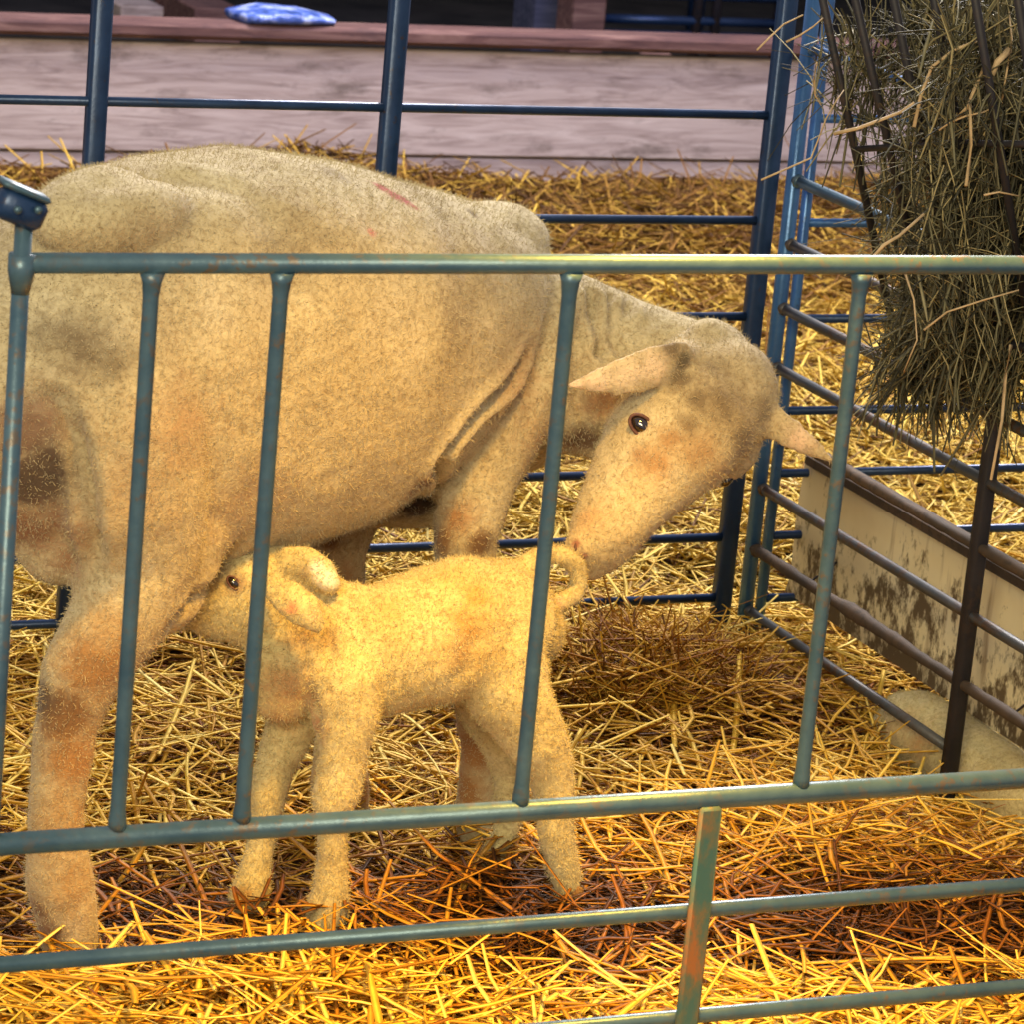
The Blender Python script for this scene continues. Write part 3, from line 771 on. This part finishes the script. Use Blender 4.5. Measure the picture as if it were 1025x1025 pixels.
# hip and shoulder bones under the shorn fleece
S.ell(E(110, 215, .05), (EU, EW, UP), (.10, .07, .05))
S.ell(E(490, 245, .09), (EU, EW, UP), (.09, .06, .055))
# neck
def D(px, py, d): return at_d(px, py, d)
nk = [(505, 345, 4.43, 100, .72), (550, 356, 4.43, 93, .72), (590, 364, 4.44, 80, .74), (630, 368, 4.45, 70, .78), (670, 372, 4.45, 60, .85), (700, 375, 4.44, 52, .95)]
S.loft([(D(x_, y_, d_), r_*d_/FPX*l_, r_*d_/FPX, CF) for x_, y_, d_, r_, l_ in nk], 32)
# throat side of the neck
S.loft([(D(545, 415, 4.46), .055, .05, CF), (D(590, 430, 4.47), .045, .036, CF), (D(625, 440, 4.46), .04, .03, CF)], 20)
# head: axis runs from the poll down to the muzzle, forehead turned three quarters to the viewer
HA = nrm(-0.60*CR - 0.80*CU - 0.12*CF)
phi = math.radians(42)
side = nrm(0.803*CR - 0.596*CU); side = nrm(side - HA*(side@HA)); tow = nrm(np.cross(side, HA)); 
if tow@CF > 0: tow = -tow
HL = -side*math.cos(phi) + tow*math.sin(phi)      # towards the eye we see
HF = side*math.sin(phi) + tow*math.cos(phi)       # out of the forehead
hd = [(722, 350, 4.42, 36, .060), (712, 378, 4.41, 58, .074), (690, 415, 4.385, 71, .078), (666, 447, 4.36, 65, .070), (641, 480, 4.345, 52, .056), (620, 510, 4.33, 43, .047), (603, 539, 4.32, 37, .042), (594, 560, 4.315, 27, .035), (588, 570, 4.315, 17, .025)]
st = []
for x_, y_, d_, r_, rl in hd:
    hw = r_*d_/FPX
    rf = math.sqrt(max(hw*hw-(rl*math.cos(phi))**2, (hw*0.5)**2))/math.sin(phi)
    rf = min(rf, hw*1.25)
    st.append((D(x_, y_, d_), rl, rf, HL))
S.loft(st, 36)
S.ell(D(722, 398, 4.40), (HL, HF, HA), (.078, .066, .075))       # crown
S.ell(D(648, 412, 4.345), (HL, HF, HA), (.022, .03, .03))        # brow ridge
S.ell(D(735, 452, 4.42), (HL, HF, HA), (.03, .03, .04))          # far brow
S.ell(D(583, 545, 4.30), (HL, HF, HA), (.020, .022, .026))       # lips
def ear(base, mid, tip, d0, d1, wpx, th):
    a = D(*base, d0); c_ = D(*mid, (d0+d1)/2-0.01); t_ = D(*tip, d1); pts = []
    prof = [(0, .55), (.18, .85), (.42, 1.0), (.65, .82), (.84, .45), (.97, .14)]
    for q, w_ in prof:
        p = a*(1-q)**2 + 2*c_*q*(1-q) + t_*q*q
        tdir = nrm(t_-a); perp = nrm(np.cross(tdir, nrm(CF+0.5*CU)))
        pts.append((p, wpx*w_*d0/FPX, max(th*(1-.45*q), .0045), perp))
    S.loft(pts, 20)
ear((688, 352), (640, 380), (564, 386), 4.325, 4.27, 25, .010)
S.ell(D(682, 356, 4.345), (HL, HF, HA), (.024, .02, .024))
ear((750, 404), (776, 424), (836, 463), 4.42, 4.38, 21, .009)
me = fuse(S, 0.0052, 10, 0.5)
BR = (0.13, 0.06, 0.025); DK = (0.045, 0.025, 0.018); RD = (0.33, 0.04, 0.035); GR = (0.16, 0.12, 0.07); OR = (0.36, 0.21, 0.08)
stains = [(655, 368, .022, .9, (0.78, 0.62, 0.42)), (630, 376, .022, .9, (0.78, 0.64, 0.44)), (600, 383, .018, .9, (0.80, 0.64, 0.46)), (578, 386, .012, .9, (0.80, 0.62, 0.45)), (800, 440, .02, .8, (0.70, 0.52, 0.36)), (85, 350, .040, .75, GR), (70, 335, .03, .7, GR), (110, 360, .03, .6, GR), (45, 330, .03, .5, GR),
          (30, 430, .045, .95, (0.22, 0.13, 0.08)), (35, 480, .045, 1.05, DK), (25, 530, .05, .8, (0.25, 0.12, 0.06)), (60, 520, .04, .75, (0.28, 0.16, 0.09)), (50, 455, .02, 1.0, DK), (70, 560, .03, .7, (0.30, 0.16, 0.08)),
          (42, 700, .020, 1.3, DK), (62, 718, .04, 1.0, BR), (95, 670, .05, .85, (0.28, 0.14, 0.05)), (75, 760, .045, .85, (0.33, 0.16, 0.05)), (110, 640, .04, .65, (0.42, 0.24, 0.09)), (60, 830, .06, .62, OR), (75, 890, .05, .6, OR), (45, 935, .022, 1.0, (0.16, 0.07, 0.03)), (35, 910, .025, .8, BR),
          (383, 187, .010, 1.2, RD), (395, 195, .010, 1.25, RD), (405, 200, .010, 1.2, RD), (414, 207, .007, 1.1, RD), (371, 232, .006, 1.1, (0.55, 0.2, 0.15)),
          (472, 213, .008, .9, GR), (335, 175, .02, .55, GR), (185, 430, .06, .5, (0.40, 0.24, 0.12)), (290, 260, .04, .45, GR),
          (440, 540, .03, .85, BR), (480, 545, .02, .9, BR), (455, 520, .03, .7, (0.34, 0.18, 0.08)), (470, 700, .04, .9, (0.36, 0.17, 0.06)), (470, 750, .04, .9, (0.30, 0.13, 0.04)), (465, 790, .03, .9, (0.26, 0.11, 0.03)),
          (330, 540, .02, .9, BR), (345, 580, .03, .7, (0.34, 0.2, 0.1)), (415, 500, .03, 1.0, DK), (420, 485, .025, .9, BR), (580, 440, .03, .9, BR), (600, 400, .03, .7, (0.34, 0.19, 0.10)), (575, 460, .02, .9, BR), (540, 440, .03, .6, (0.4, 0.24, 0.12)),
          (672, 348, .014, 1.0, GR), (684, 362, .014, .95, (0.10, 0.08, 0.045)), (680, 380, .018, .85, GR), (700, 400, .022, .75, GR), (715, 370, .025, .6, GR), (672, 440, .02, .85, (0.34, 0.21, 0.10)), (655, 462, .025, .8, (0.40, 0.24, 0.11)), (700, 450, .03, .75, (0.34, 0.22, 0.11)), (720, 405, .04, .72, GR), (745, 440, .03, .75, GR), (690, 425, .02, .8, GR), (720, 470, .025, .7, (0.36, 0.24, 0.12)), (640, 455, .012, .7, (0.36, 0.22, 0.12)), (765, 410, .02, .7, GR),
          (640, 425, .010, .9, (0.22, 0.10, 0.07)), (577, 545, .006, 1.1, (0.26, 0.10, 0.07)), (584, 557, .006, 1.1, (0.28, 0.12, 0.09)), (590, 520, .025, .5, (0.5, 0.3, 0.15)), (330, 790, .03, .9, (0.34, 0.15, 0.05)), (362, 795, .03, .9, (0.34, 0.15, 0.05)),
          (460, 320, .05, .42, GR), (520, 380, .05, .5, (0.42, 0.26, 0.14)), (250, 500, .06, .45, (0.42, 0.27, 0.14)), (130, 500, .06, .45, (0.45, 0.3, 0.15))]
creases = [([(590, 284), (597, 315), (601, 345), (600, 362)], .0085, .026), ([(607, 290), (612, 320), (611, 352)], .0085, .024), ([(626, 298), (624, 330), (614, 360)], .009, .020), ([(582, 290), (584, 340), (581, 400), (583, 440)], .009, .018), ([(573, 320), (571, 380), (566, 440)], .009, .012), ([(645, 318), (634, 340), (622, 358)], .008, .008),
           ([(535, 345), (515, 375), (480, 410), (455, 438), (436, 462), (428, 490)], .009, .017), ([(530, 375), (515, 400), (500, 425)], .010, .008), ([(548, 310), (545, 350), (530, 400), (520, 440)], .012, .006), ([(445, 440), (436, 480), (432, 520)], .006, .008),
           ([(250, 530), (220, 562), (190, 600), (160, 640)], .010, .008), ([(30, 385), (60, 400), (78, 440), (88, 490), (95, 540), (95, 575)], .010, .013), ([(75, 195), (120, 180), (170, 178), (220, 185), (250, 200)], .018, .006),
           ([(270, 200), (285, 260), (290, 330)], .03, .006), ([(440, 205), (455, 240), (460, 280)], .02, .005)]
ewe = empty('ewe', E0+EW*0.11)
tag(ewe, 'large shorn cream ewe standing in the pen with head lowered to sniff the small lamb', 'sheep')
body, bvh = finish_body('body', me, M_EWE, stains, creases, ewe)
fleece(body, 120000, 0.0014, 1)
tag(body, 'shorn cream fleece with brown stained hindquarters and legs')
def eye_at(bvh, px, py, axis, r, parent, sq=(1.35, 0.8), sink=0.45):
    h = cast(bvh, px, py)
    if h is None: return
    out = -nrm(ray(px, py)); ax = nrm(np.asarray(axis)-out*(np.asarray(axis)@out)); ay = np.cross(out, ax)
    s = Shell(); s.ell(h - out*r*sink, (ax, ay, out), (r*sq[0], r*sq[1], r*0.8))
    e = s.build('eye', M_EYE, parent)
    s = Shell(); pts = []
    for j in range(17):
        th = 2*math.pi*j/16
        pts.append(h - out*r*0.05 + ax*math.cos(th)*r*sq[0]*1.02 + ay*math.sin(th)*r*sq[1]*1.05)
    s.tube(pts, r*0.17, 8, tuple(out)); s.build('eyelid', M_LID, e)
    return h
eye_at(bvh, 643, 426, 0.75*CR-0.65*CU, 0.0122, ewe, (1.4, 0.85))
# eye on the hidden side
mid = D(690, 415, 4.385)
hit = bvh.ray_cast(Vector(mid-HL*0.3+HF*0.035+HA*0.03), Vector(HL))
if hit[0] is not None:
    p = np.array(hit[0]); s = Shell(); s.ell(p+HL*0.003, (HA, HF, HL), (.0115, .007, .007)); s.build('eye', M_EYE, ewe)
for hx, hy in ((577, 547), (584, 557)):
    h = cast(bvh, hx, hy)
    if h is not None:
        s = Shell(); s.ell(h, (nrm(HA+0.6*HF), HL, HF), (.0065, .0028, .0022)); s.build('nostril', M_LID, ewe)
def hooves(centre, fwd, w, size, parent):
    fwd = nrm(fwd); lat = np.cross(UP, fwd)
    for sg in (-1, 1):
        s = Shell(); c0 = np.asarray(centre, float)+lat*sg*size*0.42
        s.loft([(c0+UP*size*0.95-fwd*size*0.15, size*.40, size*.55, lat), (c0+UP*size*0.5, size*.44, size*.72, lat), (c0+UP*size*0.10+fwd*size*.12, size*.46, size*.88, lat)], 14, cap=False)
        s.build('hoof', M_HOOF, parent)
for (px, py, off) in ((68, 948, 0), (480, 838, 0), (342, 820, .14)):
    p = E(px, py, off); p[2] = -0.004; hooves(p, EU, 0, 0.030, ewe)
p = E0+EU*(-.10)*K+EW*0.215; hooves(p, EU, 0, 0.030, ewe)

# ================= LAMB that suckles
L0 = np.array([1.41, 3.64, 0.0]); LD = nrm((0.98, 0.18, 0)); LW = np.array([-LD[1], LD[0], 0.0])
def Lp(px, py, off): return at_plane(px, py, L0+LW*off, LW)
S = Shell()
def lloft(pts, ax=LW, lat=0.95, seg=24, shell=None):
    st = []
    for (px, py, off, r, *l_) in pts:
        p = Lp(px, py, off); rr = r*dist(p)/FPX
        st.append((p, rr*(l_[0] if l_ else lat), rr, ax))
    (shell or S).loft(st, seg)
lloft([(305, 668, .02, 46), (330, 662, .01, 60), (370, 655, 0, 65, .9), (420, 641, 0, 69, .92), (465, 628, 0, 71, .92), (505, 624, 0, 66, .92), (526, 626, 0, 50, .95), (536, 632, 0, 32, 1.0)], seg=32)
# neck and head
lloft([(345, 640, .01, 58), (315, 625, .03, 52), (288, 608, .045, 54), (262, 598, .055, 57), (242, 598, .06, 54), (222, 603, .07, 45), (203, 606, .08, 34), (186, 604, .09, 24)], seg=28, lat=.82)
lloft([(300, 640, .02, 44), (280, 660, .02, 36), (285, 690, .02, 36)], seg=24)
# legs
lloft([(345, 680, -.035, 40), (345, 725, -.045, 32), (341, 765, -.046, 25), (335, 800, -.046, 24), (332, 830, -.046, 17), (331, 860, -.046, 15.5), (331, 890, -.046, 19), (327, 912, -.046, 21), (324, 922, -.046, 20)])
lloft([(305, 690, .035, 36), (290, 730, .045, 26), (276, 765, .047, 21), (268, 795, .047, 20), (265, 820, .047, 15), (261, 845, .047, 14), (256, 872, .047, 17), (251, 892, .047, 20), (248, 901, .047, 19)])
lloft([(496, 650, -.03, 50), (512, 700, -.045, 42), (535, 740, -.055, 33), (551, 770, -.06, 24), (556, 800, -.062, 20), (558, 835, -.064, 18), (563, 862, -.064, 17), (568, 882, -.064, 15), (570, 889, -.064, 14)])
lloft([(490, 670, .03, 50), (500, 720, .045, 34), (513, 765, .055, 22), (512, 800, .06, 16), (507, 830, .065, 14), (499, 848, .065, 14), (493, 857, .065, 14)])
# curled tail
lloft([(522, 572, .0, 14), (536, 560, -.005, 12), (550, 554, -.01, 10.5), (566, 556, -.012, 10), (577, 567, -.014, 9.5), (581, 583, -.014, 9.5), (575, 597, -.012, 10), (560, 603, -.01, 9.5), (547, 601, -.006, 8)], seg=14, lat=1.0)
# ears
def lear(pts, th):
    st = []
    for (px, py, off, r) in pts:
        p = Lp(px, py, off); st.append((p, r*dist(p)/FPX, th, nrm(0.75*CR+0.65*CU)))
    S.loft(st, 16)
lear([(272, 588, -.016, 15), (288, 597, -.040, 20), (305, 612, -.054, 18), (319, 626, -.060, 10)], .009)
lear([(285, 560, .02, 14), (306, 563, .005, 18), (323, 574, -.005, 17), (332, 587, -.01, 10)], .009)
me = fuse(S, 0.0042, 8, 0.5)
lst = [(300, 605, .010, .8, (0.80, 0.62, 0.30)), (312, 618, .008, .8, (0.85, 0.66, 0.32)), (328, 580, .014, .95, (0.90, 0.86, 0.72)), (318, 570, .010, .9, (0.88, 0.82, 0.68)), (305, 575, .008, .8, (0.40, 0.30, 0.16)), (290, 690, .035, .7, (0.38, 0.21, 0.09)), (310, 700, .03, .6, (0.38, 0.22, 0.09)), (280, 720, .03, .6, (0.5, 0.28, 0.12)), (315, 725, .02, .7, (0.42, 0.2, 0.1)), (475, 600, .025, .72, (0.45, 0.25, 0.06)), (470, 625, .035, .72, (0.42, 0.24, 0.07)), (462, 650, .03, .62, (0.45, 0.25, 0.08)), (480, 660, .03, .5, (0.45, 0.28, 0.08)),
       (235, 585, .012, .8, (0.24, 0.13, 0.09)), (294, 608, .008, .95, (0.5, 0.17, 0.1)), (205, 575, .03, .6, (0.3, 0.2, 0.1)), (245, 895, .012, .8, (0.35, 0.2, 0.06)), (272, 885, .008, .9, (0.25, 0.14, 0.05)), (330, 640, .02, .5, (0.4, 0.25, 0.1)), (385, 610, .03, .5, (0.45, 0.3, 0.1)), (450, 575, .03, .45, (0.42, 0.32, 0.1)), (560, 602, .01, .5, (0.7, 0.45, 0.35)), (300, 640, .02, .6, (0.36, 0.22, 0.10))]
lcr = [([(300, 628), (297, 645), (290, 660)], .005, .005), ([(310, 632), (306, 648), (300, 662)], .005, .005), ([(322, 618), (330, 640), (325, 665)], .008, .005), ([(450, 690), (470, 660), (480, 630)], .014, .004), ([(312, 690), (318, 720), (316, 745)], .007, .005)]
lamb = empty('lamb', L0)
tag(lamb, 'small cream lamb standing on straw with curled tail, nuzzling under the ewe', 'lamb')
body, lb = finish_body('body', me, M_LAMB, lst, lcr, lamb)
fleece(body, 55000, 0.0012, 2)
eye_at(lb, 234, 584, 0.7*CR-0.72*CU, 0.0068, lamb, (1.4, 0.75))
h = Lp(236, 590, .14); s = Shell(); s.ell(h, (LD, UP, LW), (.008, .006, .005)); 
for (px, py, off) in ((322, 927, -.046), (246, 905, .047), (572, 893, -.064), (490, 861, .065)):
    p = Lp(px, py, off); p[2] = -0.004; hooves(p, -LD, 0, 0.0185, lamb)

# ================= second lamb, lying outside the hurdle
S = Shell()
def BQ(px, py, x): return at_x(px, py, x)
stl = [(893, 730, 2.555, 26), (900, 726, 2.565, 38), (915, 728, 2.575, 43), (940, 742, 2.58, 44), (970, 762, 2.585, 44), (1005, 788, 2.585, 44), (1035, 812, 2.585, 42), (1060, 832, 2.585, 30)]
S.loft([(BQ(a, b2, x_), r_*4.6/FPX, r_*4.6/FPX*1.0, (1, 0, 0)) for a, b2, x_, r_ in stl], 24)
S.loft([(BQ(905, 752, 2.545), .022, .02, (1, 0, 0)), (BQ(885, 745, 2.55), .022, .02, (1, 0, 0)), (BQ(878, 735, 2.56), .015, .014, (1, 0, 0))], 14)
S.loft([(BQ(1040, 810, 2.62), .035, .035, (1, 0, 0)), (BQ(1062, 812, 2.62), .036, .034, (1, 0, 0)), (BQ(1085, 826, 2.60), .028, .026, (1, 0, 0)), (BQ(1104, 842, 2.60), .016, .016, (1, 0, 0))], 18)
me = fuse(S, 0.0050, 8, 0.5)
l2 = empty('lamb', (2.58, 4.0, -0.08)); tag(l2, 'sleepy cream lamb lying curled in straw outside the rusty side hurdle, beneath the board', 'lamb')
body, _b = finish_body('body', me, M_LAMB, [(905, 725, .03, .5, (0.75, 0.48, 0.2)), (890, 735, .02, .6, (0.6, 0.36, 0.16)), (920, 745, .03, .6, (0.6, 0.34, 0.13))], [], l2)
fleece(body, 14000, 0.0012, 3)
